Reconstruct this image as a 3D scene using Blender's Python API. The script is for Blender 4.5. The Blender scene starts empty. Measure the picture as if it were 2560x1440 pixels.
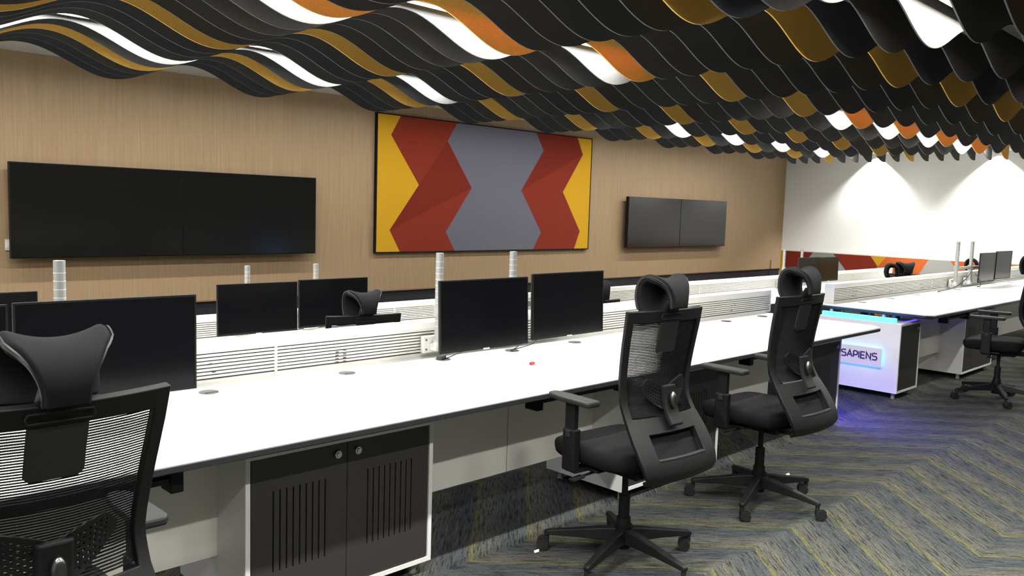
import bpy, bmesh, math, random
from mathutils import Vector, Matrix
random.seed(7)
PI = math.pi
SC = bpy.context.scene
COL = SC.collection

# ------------------------------------------------------------------ camera
cam_d = bpy.data.cameras.new('camera'); cam = bpy.data.objects.new('camera', cam_d); COL.objects.link(cam)
YAW, PITCH, ROLL = math.radians(44.678), math.radians(-5.455), math.radians(1.786)
fw = Vector((math.sin(YAW)*math.cos(PITCH), math.cos(YAW)*math.cos(PITCH), math.sin(PITCH)))
rt = Vector((math.cos(YAW), -math.sin(YAW), 0)); up = rt.cross(fw)
r2 = rt*math.cos(ROLL)+up*math.sin(ROLL); u2 = -rt*math.sin(ROLL)+up*math.cos(ROLL)
cam.matrix_world = Matrix(((r2.x, u2.x, -fw.x, 0), (r2.y, u2.y, -fw.y, 0), (r2.z, u2.z, -fw.z, 1.55), (0, 0, 0, 1)))
cam_d.sensor_width = 36; cam_d.lens = 36*2088.6/2560; cam_d.clip_start = 0.05; cam_d.clip_end = 100
SC.camera = cam

# ------------------------------------------------------------------ world, exposure
w = bpy.data.worlds.new('world'); SC.world = w; w.use_nodes = True
w.node_tree.nodes['Background'].inputs[0].default_value = (0.75, 0.85, 0.9, 1)
w.node_tree.nodes['Background'].inputs[1].default_value = 0.02
SC.view_settings.view_transform = 'Standard'; SC.view_settings.look = 'None'
SC.view_settings.gamma = 1; SC.view_settings.use_curve_mapping = False
SC.view_settings.exposure = 0.0
LAMP_W = 46.0         # watts per metre of the linear ceiling lights
WASH_W = 1300.0       # wall washing spots by the white wall

# ------------------------------------------------------------------ materials
def mat(name, col, rough=0.6, metal=0.0, spec=0.5, emit=None, strength=0):
    m = bpy.data.materials.new(name); m.use_nodes = True
    b = m.node_tree.nodes['Principled BSDF']
    b.inputs['Base Color'].default_value = (*col, 1); b.inputs['Roughness'].default_value = rough
    b.inputs['Metallic'].default_value = metal; b.inputs['Specular IOR Level'].default_value = spec
    if emit:
        b.inputs['Emission Color'].default_value = (*emit, 1); b.inputs['Emission Strength'].default_value = strength
    return m

class NT:
    """small node-tree writer"""
    def __init__(s, m): s.m = m; s.t = m.node_tree; s.b = s.t.nodes['Principled BSDF']
    def n(s, kind, **kw):
        x = s.t.nodes.new(kind)
        for k, v in kw.items(): setattr(x, k, v)
        return x
    def put(s, sock, v):
        if isinstance(v, bpy.types.NodeSocket): s.t.links.new(v, sock)
        else: sock.default_value = v
    def math(s, op, a, b=0.0, c=None):
        x = s.n('ShaderNodeMath', operation=op); s.put(x.inputs[0], a); s.put(x.inputs[1], b)
        if c is not None: s.put(x.inputs[2], c)
        return x.outputs[0]
    def pos(s):
        return s.n('ShaderNodeNewGeometry').outputs['Position']
    def obj(s):
        return s.n('ShaderNodeTexCoord').outputs['Object']
    def sep(s, v):
        x = s.n('ShaderNodeSeparateXYZ'); s.put(x.inputs[0], v); return x.outputs
    def comb(s, a, b, c):
        x = s.n('ShaderNodeCombineXYZ'); s.put(x.inputs[0], a); s.put(x.inputs[1], b); s.put(x.inputs[2], c); return x.outputs[0]
    def noise(s, v, scale, detail=3, rough=.6):
        x = s.n('ShaderNodeTexNoise'); s.put(x.inputs['Vector'], v); x.inputs['Scale'].default_value = scale
        x.inputs['Detail'].default_value = detail; x.inputs['Roughness'].default_value = rough; return x.outputs['Fac']
    def ramp(s, f, stops, interp='LINEAR'):
        x = s.n('ShaderNodeValToRGB'); s.put(x.inputs[0], f); e = x.color_ramp; e.interpolation = interp
        while len(e.elements) < len(stops): e.elements.new(0.5)
        for el, (p, c) in zip(e.elements, stops): el.position = p; el.color = (*c, 1) if len(c) == 3 else c
        return x.outputs[0]
    def mix(s, f, a, b, blend='MIX'):
        x = s.n('ShaderNodeMix', data_type='RGBA', blend_type=blend)
        s.put(x.inputs[0], f); s.put(x.inputs[6], a if isinstance(a, bpy.types.NodeSocket) else (*a, 1)); s.put(x.inputs[7], b if isinstance(b, bpy.types.NodeSocket) else (*b, 1))
        return x.outputs[2]
    def col(s, v): s.put(s.b.inputs['Base Color'], v)
    def bump(s, h, strength, dist=.001):
        x = s.n('ShaderNodeBump'); x.inputs['Strength'].default_value = strength; x.inputs['Distance'].default_value = dist
        s.put(x.inputs['Height'], h); s.put(s.b.inputs['Normal'], x.outputs[0])

M = {}
M['white_lam'] = mat('white_laminate', (.78, .78, .75), .35)
M['white_frame'] = mat('white_cabinet_board', (.64, .64, .61), .45)
M['beige_lam'] = mat('pale_grey_laminate', (.74, .72, .66), .5)
M['edge_dark'] = mat('dark_edge_band', (.016, .017, .018), .4, 0, .35)
M['edge_grey'] = mat('grey_edge_line', (.16, .16, .155), .4)
M['door'] = mat('charcoal_door', (.027, .025, .0235), .45)
M['slot'] = mat('slot_black', (.004, .004, .004), .8)
M['alu_white'] = mat('white_powder_coat', (.66, .66, .62), .45)
M['shade_core'] = mat('divider_shade_core', (.28, .28, .27), .7)  # grey puts the shade of the gaps between slats into the colour
M['alu'] = mat('silver_post', (.35, .36, .35), .42, .45)
M['chrome'] = mat('chrome', (.7, .7, .7), .18, 1.0)
M['knob'] = mat('dark_metal_knob', (.12, .12, .12), .3, 1.0)
M['steel'] = mat('steel_lock', (.55, .55, .55), .3, 1.0)
M['screen'] = mat('black_screen', (.003, .003, .004), .18, 0, .16)
M['bezel'] = mat('black_bezel', (.006, .006, .006), .45, 0, .2)
M['silver_edge'] = mat('dark_monitor_back', (.03, .03, .03), .6, 0, .2)
M['tv_screen'] = mat('tv_screen', (.006, .006, .006), .16, 0, .32)
M['nylon'] = mat('black_nylon', (.0055, .006, .006), .5, 0, .2)
M['nylon_grey'] = mat('charcoal_nylon', (.014, .0148, .0148), .5, 0, .26)
M['rubber'] = mat('black_rubber', (.006, .006, .006), .6)
M['fabric'] = mat('black_fabric', (.0055, .006, .0063), .9, 0, .15)
M['mesh'] = mat('black_mesh_thread', (.010, .010, .011), .8, 0, .2)
M['paint_white'] = mat('white_paint', (.80, .81, .79), .8)
M['paint_ceiling'] = mat('ceiling_paint', (.55, .55, .53), .9)
M['dado'] = mat('dark_navy_skirting', (.012, .011, .018), .5)
M['paint_side'] = mat('side_wall_paint', (.42, .42, .41), .9)
M['grey_plastic'] = mat('grey_plastic', (.06, .06, .06), .5)
M['cable'] = mat('black_cable', (.02, .02, .02), .5)
M['cable_w'] = mat('white_cable', (.6, .6, .58), .5)
M['red'] = mat('red_plastic', (.45, .03, .03), .4)
M['paper'] = mat('white_paper', (.75, .75, .73), .9)
M['lamp_on'] = mat('lit_lens', (.9, .9, .9), .5, emit=(1, .98, .94), strength=25)
M['lamp_body'] = mat('white_lamp_body', (.7, .7, .7), .5)
M['led_cyan'] = mat('led_cyan', (.1, .5, .8), .5, emit=(.02, .42, 1.0), strength=9)
M['led_blue'] = mat('led_blue', (.1, .1, .8), .5, emit=(.06, .05, 1.0), strength=110)
M['led_floor'] = mat('led_floor_blue', (.1, .1, .8), .5, emit=(.07, .035, 1.0), strength=420)
M['led_dim'] = mat('led_dim_blue', (.1, .1, .8), .5, emit=(.08, .05, 1.0), strength=3)
M['led_sign'] = mat('led_sign_cyan', (.1, .5, .8), .5, emit=(.03, .45, 1.0), strength=11)
M['purple_text'] = mat('dark_violet_letters', (.035, .015, .12), .5)
M['plaque'] = mat('pale_plaque', (.60, .58, .62), .4)
M['lens_tag'] = mat('pale_tag', (.5, .5, .5), .5)
for n_, c_ in dict(yellow=(.53, .30, .016), red_a=(.20, .027, .014), red_b=(.16, .020, .011), grey=(.125, .125, .155), black=(.01, .01, .01), orange=(.50, .11, .028), grey_n=(.30, .30, .29)).items():
    m = mat('felt_panel_'+n_, c_, .95, 0, .15); t = NT(m)
    f = t.noise(t.obj(), 220, 3); t.col(t.mix(f, [x*.82 for x in c_], [min(1, x*1.18) for x in c_])); t.bump(f, .25)
    M['pf_'+n_] = m

def felt(name, c, trans, tcol):
    """pressed felt: diffuse with some light passing through the sheet"""
    m = mat(name, c, .95, 0, .1); t = NT(m)
    f = t.noise(t.obj(), 90, 4, .7); cc = t.mix(f, [x*.75 for x in c], [x*1.25 for x in c]); t.col(cc)
    tr = t.n('ShaderNodeBsdfTranslucent'); tr.inputs[0].default_value = (*tcol, 1)
    mx = t.n('ShaderNodeMixShader'); mx.inputs[0].default_value = trans
    out = t.t.nodes['Material Output']
    t.t.links.new(t.b.outputs[0], mx.inputs[1]); t.t.links.new(tr.outputs[0], mx.inputs[2]); t.t.links.new(mx.outputs[0], out.inputs[0])
    return m
M['felt_black'] = felt('charcoal_felt', (.058, .059, .059), .03, (.25, .22, .20))
M['felt_brown'] = felt('dark_brown_felt', (.060, .056, .051), .03, (.25, .22, .20))
M['felt_blue'] = felt('blue_black_felt', (.049, .053, .058), .03, (.25, .22, .20))
M['felt_yellow'] = felt('ochre_felt', (.66, .39, .085), .14, (.62, .24, .09))
M['felt_edge'] = mat('cut_felt_edge', (.12, .124, .128), .9)
M['felt_edge_y'] = mat('cut_ochre_felt_edge', (.80, .50, .10), .9)

# wood wall: fine vertical grain in sheets
m = mat('oak_veneer', (.4, .28, .17), .55, 0, .25); t = NT(m); p = t.sep(t.pos())
v1 = t.comb(t.math('MULTIPLY', p[0], 1.0), 0, t.math('MULTIPLY', p[2], .025))
g1 = t.noise(v1, 55, 5, .65)
v2 = t.comb(t.math('MULTIPLY', p[0], 1.0), 3.7, t.math('MULTIPLY', p[2], .10)); g2 = t.noise(v2, 9, 3, .6)
v3 = t.comb(p[0], 1.3, t.math('MULTIPLY', p[2], .02)); g3 = t.noise(v3, 160, 2, .6)
c = t.ramp(g1, [(.25, (.225, .148, .080)), (.5, (.315, .218, .126)), (.75, (.395, .293, .182))])
c = t.mix(t.math('MULTIPLY', g2, .55), c, (.255, .170, .098)); c = t.mix(t.math('MULTIPLY', g3, .35), c, (.40, .30, .185)); t.col(c)
M['wood'] = m
M['wood_edge'] = mat('oak_edge', (.22, .145, .07), .6)

# carpet: chevron of yellow, beige and blue-grey yarn lines
m = mat('chevron_carpet', (.1, .1, .1), 1.0, 0, .05); t = NT(m); p = t.sep(t.pos())
pp = t.n('ShaderNodeMath', operation='PINGPONG'); t.put(pp.inputs[0], t.math('SUBTRACT', p[1], 1.87)); pp.inputs[1].default_value = .75
u = t.math('ADD', p[0], pp.outputs[0])
jit = t.math('MULTIPLY', t.math('SUBTRACT', t.noise(t.comb(t.math('MULTIPLY', u, 2.0), t.math('MULTIPLY', p[1], 3), 0), 6, 2), .5), .02)
s = t.math('FRACT', t.math('DIVIDE', t.math('SUBTRACT', t.math('ADD', u, jit), 3.875-.37*40), .37))
base = t.ramp(s, [(0, (.235, .215, .065)), (.03, (.21, .195, .08)), (.06, (.15, .145, .115)), (.20, (.165, .158, .128)), (.38, (.145, .142, .122)), (.50, (.102, .110, .108)), (.72, (.085, .097, .102)), (.94, (.105, .112, .108)), (1, (.235, .215, .065))])
brk = t.ramp(t.noise(t.comb(t.math('MULTIPLY', u, .6), p[1], 9.0), 14, 3, .7), [(.38, (0, 0, 0)), (.58, (1, 1, 1))])
base = t.mix(t.math('MULTIPLY', brk, .32), base, (.120, .122, .110))
mot = t.noise(t.comb(p[0], p[1], 4.0), 60, 3, .7)
base = t.mix(t.math('MULTIPLY', mot, .35), base, (.085, .095, .10))
vv = t.comb(t.math('MULTIPLY', u, 1.0), t.math('MULTIPLY', p[1], .14), 0)
k1 = t.noise(vv, 75, 3, .7)
k2 = t.noise(t.comb(u, t.math('MULTIPLY', p[1], .5), 2.0), 190, 2, .7)
dark = t.ramp(k1, [(.36, (.25, .26, .30)), (.52, (1, 1, 1)), (.70, (1.0, 1.0, 1.0))])
c = t.mix(1.0, base, dark, 'MULTIPLY')
hi = t.ramp(k2, [(.35, (.45, .45, .47)), (.5, (.9, .9, .9)), (.68, (1.0, 1.0, 1.0))]); c = t.mix(1.0, c, hi, 'MULTIPLY')
yl = t.ramp(t.noise(t.comb(t.math('MULTIPLY', u, 1.0), t.math('MULTIPLY', p[1], .08), 5.0), 45, 2, .6), [(.60, (0, 0, 0)), (.70, (1, 1, 1))])
c = t.mix(t.math('MULTIPLY', yl, .5), c, (.24, .215, .07)); c = t.mix(1.0, c, (.58, .59, .59), 'MULTIPLY'); t.col(c)
t.bump(k2, .6, .003)
M['carpet'] = m

# ------------------------------------------------------------------ mesh helpers
def box(bm, c, s, rz=0.0, rx=0.0, ry=0.0, mi=0):
    mtx = Matrix.Translation(c) @ Matrix.Rotation(rz, 4, 'Z') @ Matrix.Rotation(ry, 4, 'Y') @ Matrix.Rotation(rx, 4, 'X') @ Matrix.Diagonal((s[0], s[1], s[2], 1))
    r = bmesh.ops.create_cube(bm, size=1, matrix=mtx)
    for v in r['verts']:
        for f in v.link_faces: f.material_index = mi
def bx(bm, x0, x1, y0, y1, z0, z1, mi=0):
    box(bm, ((x0+x1)/2, (y0+y1)/2, (z0+z1)/2), (x1-x0, y1-y0, z1-z0), mi=mi)
def cyl(bm, p0, p1, r0, r1=None, seg=20, mi=0, caps=True):
    r1 = r0 if r1 is None else r1
    p0 = Vector(p0); p1 = Vector(p1); d = p1-p0
    q = Vector((0, 0, 1)).rotation_difference(d).to_matrix().to_4x4()
    mtx = Matrix.Translation((p0+p1)/2) @ q
    r = bmesh.ops.create_cone(bm, cap_ends=caps, segments=seg, radius1=r0, radius2=r1, depth=d.length, matrix=mtx)
    for v in r['verts']:
        for f in v.link_faces: f.material_index = mi
def lathe(bm, prof, seg=24, c=(0, 0, 0), mi=0):
    rings = []
    for (r, z) in prof:
        rings.append([bm.verts.new((c[0]+r*math.cos(2*PI*i/seg), c[1]+r*math.sin(2*PI*i/seg), c[2]+z)) for i in range(seg)])
    for a, b in zip(rings, rings[1:]):
        for i in range(seg):
            f = bm.faces.new((a[i], a[(i+1) % seg], b[(i+1) % seg], b[i])); f.material_index = mi
    for rg, fl in ((rings[0], True), (rings[-1], False)):
        f = bm.faces.new(rg[::-1] if fl else rg); f.material_index = mi
def sweep(bm, pts, prof, upv=(0, 0, 1), scl=None, closed=True):
    """prof: list of (a,b) offsets along side and up of the path"""
    pts = [Vector(p) for p in pts]; rings = []
    for i, p in enumerate(pts):
        d = (pts[min(i+1, len(pts)-1)]-pts[max(i-1, 0)]).normalized()
        sd = d.cross(Vector(upv))
        if sd.length < 1e-4: sd = Vector((1, 0, 0))
        sd.normalize(); uu = sd.cross(d).normalized(); k = scl[i] if scl else 1.0
        rings.append([bm.verts.new(p+sd*a*k+uu*b*k) for a, b in prof])
    n = len(prof)
    for a, b in zip(rings, rings[1:]):
        for i in range(n): bm.faces.new((a[i], a[(i+1) % n], b[(i+1) % n], b[i]))
    bm.faces.new(rings[0][::-1]); bm.faces.new(rings[-1])
def circ(r, n=8): return [(r*math.cos(2*PI*i/n), r*math.sin(2*PI*i/n)) for i in range(n)]
def tube(bm, pts, r, n=8, upv=(0, 0, 1)): sweep(bm, pts, circ(r, n), upv)
def smooth_path(pts, k=6):
    P = [Vector(p) for p in pts]; out = []
    for i in range(len(P)-1):
        p0, p1, p2, p3 = P[max(i-1, 0)], P[i], P[i+1], P[min(i+2, len(P)-1)]
        for j in range(k):
            t_ = j/k
            out.append(.5*((2*p1)+(p2-p0)*t_+(2*p0-5*p1+4*p2-p3)*t_**2+(3*p1-p0-3*p2+p3)*t_**3))
    out.append(P[-1]); return out
def sheet(bm, f, us, vs, th, keep=None):
    """solid sheet over a grid: f(u,v)->Vector, thickness th along the normal, cells kept by keep(u,v)"""
    nu, nv = len(us), len(vs); P = [[Vector(f(a, b)) for b in vs] for a in us]; A = {}; B = {}
    def nrm(i, j):
        du = P[min(i+1, nu-1)][j]-P[max(i-1, 0)][j]; dv = P[i][min(j+1, nv-1)]-P[i][max(j-1, 0)]
        return du.cross(dv).normalized()
    def va(i, j):
        if (i, j) not in A:
            n_ = nrm(i, j); A[i, j] = bm.verts.new(P[i][j]+n_*th/2); B[i, j] = bm.verts.new(P[i][j]-n_*th/2)
        return (i, j)
    cells = set()
    for i in range(nu-1):
        for j in range(nv-1):
            if keep is None or keep((us[i]+us[i+1])/2, (vs[j]+vs[j+1])/2): cells.add((i, j))
    for (i, j) in cells:
        q = [va(i, j), va(i+1, j), va(i+1, j+1), va(i, j+1)]
        bm.faces.new([A[k] for k in q]); bm.faces.new([B[k] for k in q[::-1]])
        for a, b, (di, dj) in ((q[0], q[1], (0, -1)), (q[1], q[2], (1, 0)), (q[2], q[3], (0, 1)), (q[3], q[0], (-1, 0))):
            if (i+di, j+dj) not in cells: bm.faces.new((A[b], A[a], B[a], B[b]))
def poly(bm, pts, n, th, mi=0):
    """flat polygon (3D points) extruded by th along n"""
    n = Vector(n); a = [bm.verts.new(Vector(p)) for p in pts]; b = [bm.verts.new(Vector(p)+n*th) for p in pts]
    k = len(a); bm.faces.new(a).material_index = mi; bm.faces.new(b[::-1]).material_index = mi
    for i in range(k): bm.faces.new((a[(i+1) % k], a[i], b[i], b[(i+1) % k])).material_index = mi
def lin(a, b, n): return [a+(b-a)*i/(n-1) for i in range(n)]
def interp(tab, z):
    for (z0, a), (z1, b) in zip(tab, tab[1:]):
        if (z0 <= z <= z1) or (z1 <= z <= z0): return a+(b-a)*(z-z0)/(z1-z0)
    return tab[0][1] if abs(z-tab[0][0]) < abs(z-tab[-1][0]) else tab[-1][1]
def NB(): return bmesh.new()
def obj(name, bm, mats, parent=None, smooth=False, bevel=0, sub=0, loc=None):
    bmesh.ops.recalc_face_normals(bm, faces=bm.faces)
    me = bpy.data.meshes.new(name); bm.to_mesh(me); bm.free()
    for m_ in (mats if isinstance(mats, (list, tuple)) else [mats]): me.materials.append(m_)
    o = bpy.data.objects.new(name, me); COL.objects.link(o)
    if parent: o.parent = parent
    if loc: o.location = loc
    if smooth: me.polygons.foreach_set('use_smooth', [True]*len(me.polygons))
    if bevel:
        b = o.modifiers.new('bevel', 'BEVEL'); b.width = bevel; b.segments = 2; b.limit_method = 'ANGLE'; b.angle_limit = math.radians(40)
    if sub:
        b = o.modifiers.new('sub', 'SUBSURF'); b.levels = sub; b.render_levels = sub
    return o
def auto_smooth(o, ang=35):
    me = o.data; me.polygons.foreach_set('use_smooth', [True]*len(me.polygons))
    try: me.set_sharp_from_angle(angle=math.radians(ang))
    except Exception: pass
    return o
def tag(o, label, cat, group=None):
    o['label'] = label; o['category'] = cat
    if group: o['group'] = group
    return o
def thing(name, label, cat, loc=(0, 0, 0), rotz=0, group=None):
    o = bpy.data.objects.new(name, None); COL.objects.link(o); o.empty_display_size = .1
    o.location = loc; o.rotation_euler = (0, 0, rotz); return tag(o, label, cat, group)
def struct(name, bm, m, **k):
    o = obj(name, bm, m, **k); o['kind'] = 'structure'; return o
def dup(root, loc, rotz=0, label=None, group=None):
    def cp(o, par):
        c_ = o.copy(); COL.objects.link(c_); c_.parent = par
        for ch in list(o.children): cp(ch, c_)
        return c_
    r = root.copy(); COL.objects.link(r); r.location = loc; r.rotation_euler = (0, 0, rotz)
    if label: r['label'] = label
    if group: r['group'] = group
    for ch in list(root.children): cp(ch, r)
    return r
ORD = ['zeroth', 'first', 'second', 'third', 'fourth', 'fifth', 'sixth', 'seventh', 'eighth', 'ninth', 'tenth', 'eleventh', 'twelfth', 'thirteenth', 'fourteenth', 'fifteenth', 'sixteenth', 'seventeenth', 'eighteenth', 'nineteenth', 'twentieth',
       'twenty-first', 'twenty-second', 'twenty-third', 'twenty-fourth', 'twenty-fifth', 'twenty-sixth', 'twenty-seventh', 'twenty-eighth', 'twenty-ninth', 'thirtieth', 'thirty-first', 'thirty-second', 'thirty-third']

# ------------------------------------------------------------------ the room
XW, YW, ZC, ZL = 16.3, 8.5, 2.80, -0.25     # white wall, wood wall, ceiling, lower floor
YSTEP = 3.66
b = NB(); bx(b, -3, XW, -3, YSTEP, -.45, 0); bx(b, -3, XW, YSTEP, YW+.1, -.45, ZL); struct('floor', b, M['carpet'])
b = NB(); bx(b, -3, XW+.1, -3, YW+.1, ZC, ZC+.1); struct('ceiling', b, M['paint_ceiling'])
b = NB(); bx(b, -3, XW, YW, YW+.1, .485, ZC); bx(b, -3, XW, YW-.004, YW+.1, .468, .485, 1); struct('wall_back', b, [M['wood'], M['wood_edge']])
b = NB(); bx(b, -3, XW, YW+.03, YW+.1, ZL, .468); struct('baseboard_back', b, M['dado'])
b = NB(); bx(b, XW, XW+.1, -3, YW+.1, -.45, ZC); struct('wall_right', b, M['paint_white'])
b = NB(); bx(b, -3.1, -3, -3, YW+.1, -.45, ZC); struct('wall_left', b, M['paint_side'])
b = NB(); bx(b, -3, XW, -3.1, -3, -.45, ZC); struct('wall_front', b, M['paint_side'])

# ------------------------------------------------------------------ wavy ceiling baffles
PITCH_Y, PER, TH = .23, 1.30, .009
def by(k): return 5.21+PITCH_Y*(10-k)
def trough(k): return 2.52-.0088*(k-1)
def baffle(k):
    y = by(k); xt = trough(k); x0 = -1.9; x1 = xt+9*PER+.07
    n = int((x1-x0)/.04); b = NB(); prev = None
    for i in range(n+1):
        x = x0+(x1-x0)*i/n; z = 2.5975-.0975*math.cos(2*PI*(x-xt)/PER)
        cur = [b.verts.new((x, y-TH/2, ZC)), b.verts.new((x, y-TH/2, z)), b.verts.new((x, y+TH/2, z)), b.verts.new((x, y+TH/2, ZC))]
        if prev:
            for a in range(4):
                f = b.faces.new((prev[a], prev[(a+1) % 4], cur[(a+1) % 4], cur[a])); f.material_index = 1 if a == 1 else 0
        else: b.faces.new(cur[::-1])
        prev = cur
    b.faces.new(prev)
    return b
NBAF = 33
for k in range(1, NBAF+1):
    yel = (k % 6 == 4)
    tone = {0: 'black', 1: 'brown', 2: 'black', 3: 'blue', 4: 'black', 5: 'blue', 6: 'brown'}[(k*5) % 7]
    o = obj('ceiling_baffle', baffle(k), [M['felt_yellow'], M['felt_edge_y']] if yel else [M['felt_'+tone], M['felt_edge']])
    cn = {'black': 'charcoal', 'brown': 'brownish black', 'blue': 'bluish black'}[tone]
    tag(o, ('ochre yellow wavy felt ceiling baffle, ' if yel else cn+' wavy felt ceiling baffle, ')+ORD[k]+' sheet counted from the wood wall', 'ceiling baffle', 'wavy felt ceiling baffles')

# linear lights running in the gap behind every ninth baffle
def linear_light(x0, x1, y, label, k=1.0, zb=2.712):
    r = thing('linear_ceiling_light', label, 'ceiling light', (x0, y, zb), 0, 'linear lights between the baffles'); L = x1-x0
    b = NB(); bx(b, 0, L, -.034, -.030, 0, ZC-zb); bx(b, 0, L, .030, .034, 0, ZC-zb); bx(b, 0, L, -.030, .030, .012, ZC-zb); bx(b, 0, .004, -.030, .030, 0, .012); bx(b, L-.004, L, -.030, .030, 0, .012); obj('housing', b, M['lamp_body'], r)
    b = NB(); bx(b, .004, L-.004, -.030, .030, .004, .008); obj('diffuser', b, M['lamp_on'], r)
    A = bpy.data.lights.new('linear_glow', 'AREA'); A.shape = 'RECTANGLE'; A.size = L-.02; A.size_y = .056; A.energy = LAMP_W*L*k; A.color = (1, .98, .94)
    lo = bpy.data.objects.new('light_source', A); COL.objects.link(lo); lo.parent = r; lo.location = (L/2, 0, .002)
    return r
for kk, rn in [(6.5, 'nearest the wood wall'), (15.5, 'second from the wood wall'), (25.5, 'third from the wood wall'), (32.5, 'farthest from the wood wall, added out of view')]:
    dx = trough(kk)-trough(6.5)
    linear_light(-1.75, 5.15+dx+(.45 if kk == 25.5 else 0), by(kk), 'linear light between baffles, left run of the line '+rn, 1.15 if kk == 32.5 else 1.0)  # farthest line is unseen, added to light chair backs and desk fronts
    linear_light(8.35+dx, 13.9+dx, by(kk), 'linear light between baffles, right run of the line '+rn, .45 if kk > 20 else 1.0)  # weaker right runs lie out of view, added to light the right worktop

linear_light(-1.75, 13.9, 7.345, 'linear light washing the wood wall from behind the first baffle', .24, 2.722)
# wall washing spots in front of the white wall
def make_spot(label):
    r = thing('wall_washer_spotlight', label, 'spotlight', (0, 0, 2.86), 0, 'spotlights along the white wall')
    b = NB(); lathe(b, [(.055, 0), (.055, -.05), (.045, -.05), (.043, -.03)], 24); obj('housing', b, M['lamp_body'], r)
    b = NB(); lathe(b, [(.043, -.032), (.043, -.036)], 24); obj('lens', b, M['lamp_on'], r)
    L = bpy.data.lights.new('spot_glow', 'SPOT'); L.energy = WASH_W; L.spot_size = math.radians(104); L.spot_blend = .7; L.shadow_soft_size = .03; L.color = (1, .98, .94)
    lo = bpy.data.objects.new('light_source', L); COL.objects.link(lo); lo.parent = r; lo.location = (0, 0, -.06)
    return r
sp = make_spot('spotlight washing the white wall near the wood corner'); sp.location = (16.205, 6.65, 2.86)
dup(sp, (16.205, 4.55, 2.86), 0, 'spotlight washing the white wall at the photo\'s right edge')
dup(sp, (16.205, 2.45, 2.86), 0, 'spotlight washing the white wall past the right edge')

# ------------------------------------------------------------------ wall screens, felt wall panel, switch
def wall_screen(name, x0, x1, z0, z1, yf, label, group):
    cx = (x0+x1)/2; wz = (z1-z0)
    r = thing(name, label, 'screen', (cx, yf, z0), 0, group); hw = (x1-x0)/2-.001
    b = NB(); bx(b, -hw, hw, .004, .06, 0, wz); obj('casing', b, M['bezel'], r, bevel=.004)
    b = NB(); bx(b, -hw+.007, hw-.007, 0, .006, .009, wz-.007); obj('screen_panel', b, M['tv_screen'], r)
    b = NB()
    for s_ in (-1, 1): bx(b, s_*hw*.45-.03, s_*hw*.45+.03, .06, YW-yf, wz*.25, wz*.75)
    bx(b, -hw*.5, hw*.5, YW-yf-.02, YW-yf, wz*.3, wz*.7); obj('wall_bracket', b, M['edge_dark'], r)
sy = 8.36/8.5
wall_screen('wall_screen', 2.062*sy, 3.628*sy, .967, 1.823, 8.36, 'large black wall screen, left half of the big pair', 'wall mounted screens')
wall_screen('wall_screen', 3.628*sy, 5.185*sy, .967, 1.823, 8.36, 'large black wall screen, right half of the big pair', 'wall mounted screens')
wall_screen('wall_screen', 11.045*sy, 12.55*sy, .967, 1.797, 8.36, 'wall screen reflecting grey, left one of the pair right of the colourful panel', 'wall mounted screens')
wall_screen('wall_screen', 12.55*sy, 14.07*sy, .967, 1.797, 8.36, 'wall screen reflecting grey, right one of the pair nearest the white wall', 'wall mounted screens')

r = thing('felt_wall_panel', 'big framed yellow, red and grey zigzag felt panel on the wood wall', 'wall panel', (6.0, 8.46, .963))
def PZ(pts): return [(x-6.0, 0, z-.963) for x, z in pts]
z0_, z1_ = .963, 2.640
La = [(6.342, z1_), (6.20, 2.40), (6.645, 1.807), (6.20, 1.233), (6.361, z0_)]
Lb = [(7.261, z1_), (7.105, 2.392), (7.544, 1.803), (7.106, 1.211), (7.267, z0_)]
Lc = [(8.763, z1_), (8.926, 2.395), (8.491, 1.806), (8.926, 1.209), (8.769, z0_)]
Ld = [(9.664, z1_), (9.799, 2.395), (9.375, 1.815), (9.793, 1.229), (9.677, z0_)]
def piece(nm, pts, m_):
    b = NB(); poly(b, PZ(pts), (0, 1, 0), .030); return obj(nm, b, M[m_], r)
piece('yellow_piece', [(6.0, z1_)]+La+[(6.0, z0_)], 'pf_yellow')
piece('red_piece', [La[0], Lb[0], Lb[1], La[2], La[1]], 'pf_red_a')
piece('red_piece', [Lb[1], Lb[2], La[3], La[2]], 'pf_red_b')
piece('red_piece', [Lb[2], Lb[3], Lb[4], La[4], La[3]], 'pf_red_a')
piece('grey_piece', Lb+Lc[::-1], 'pf_grey')
piece('red_piece', [Lc[0], Ld[0], Ld[1], Lc[2], Lc[1]], 'pf_red_b')
piece('red_piece', [Ld[1], Ld[2], Lc[3], Lc[2]], 'pf_red_a')
piece('red_piece', [Ld[2], Ld[3], Ld[4], Lc[4], Lc[3]], 'pf_red_a')
piece('yellow_piece', Ld+[(9.995, z0_), (9.995, z1_)], 'pf_yellow')
b = NB(); W_ = 3.995; H_ = z1_-z0_
bx(b, -.015, W_+.015, -.004, .04, H_, H_+.014); bx(b, -.015, W_+.015, -.004, .04, -.014, 0)
bx(b, -.015, 0, -.004, .04, 0, H_); bx(b, W_, W_+.015, -.004, .04, 0, H_); bx(b, 0, W_, .030, .04, 0, H_)
obj('frame', b, M['pf_black'], r)

r = thing('wall_switch', 'small white switch plate on the wood wall left of the big screens', 'switch', (2.035, YW, 1.083))
b = NB(); bx(b, -.022, .03, -.010, 0, -.05, .05); obj('plate', b, M['white_frame'], r, bevel=.003)
b = NB(); bx(b, -.012, .020, -.014, -.009, -.025, .025); obj('rocker', b, M['white_lam'], r)

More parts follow.
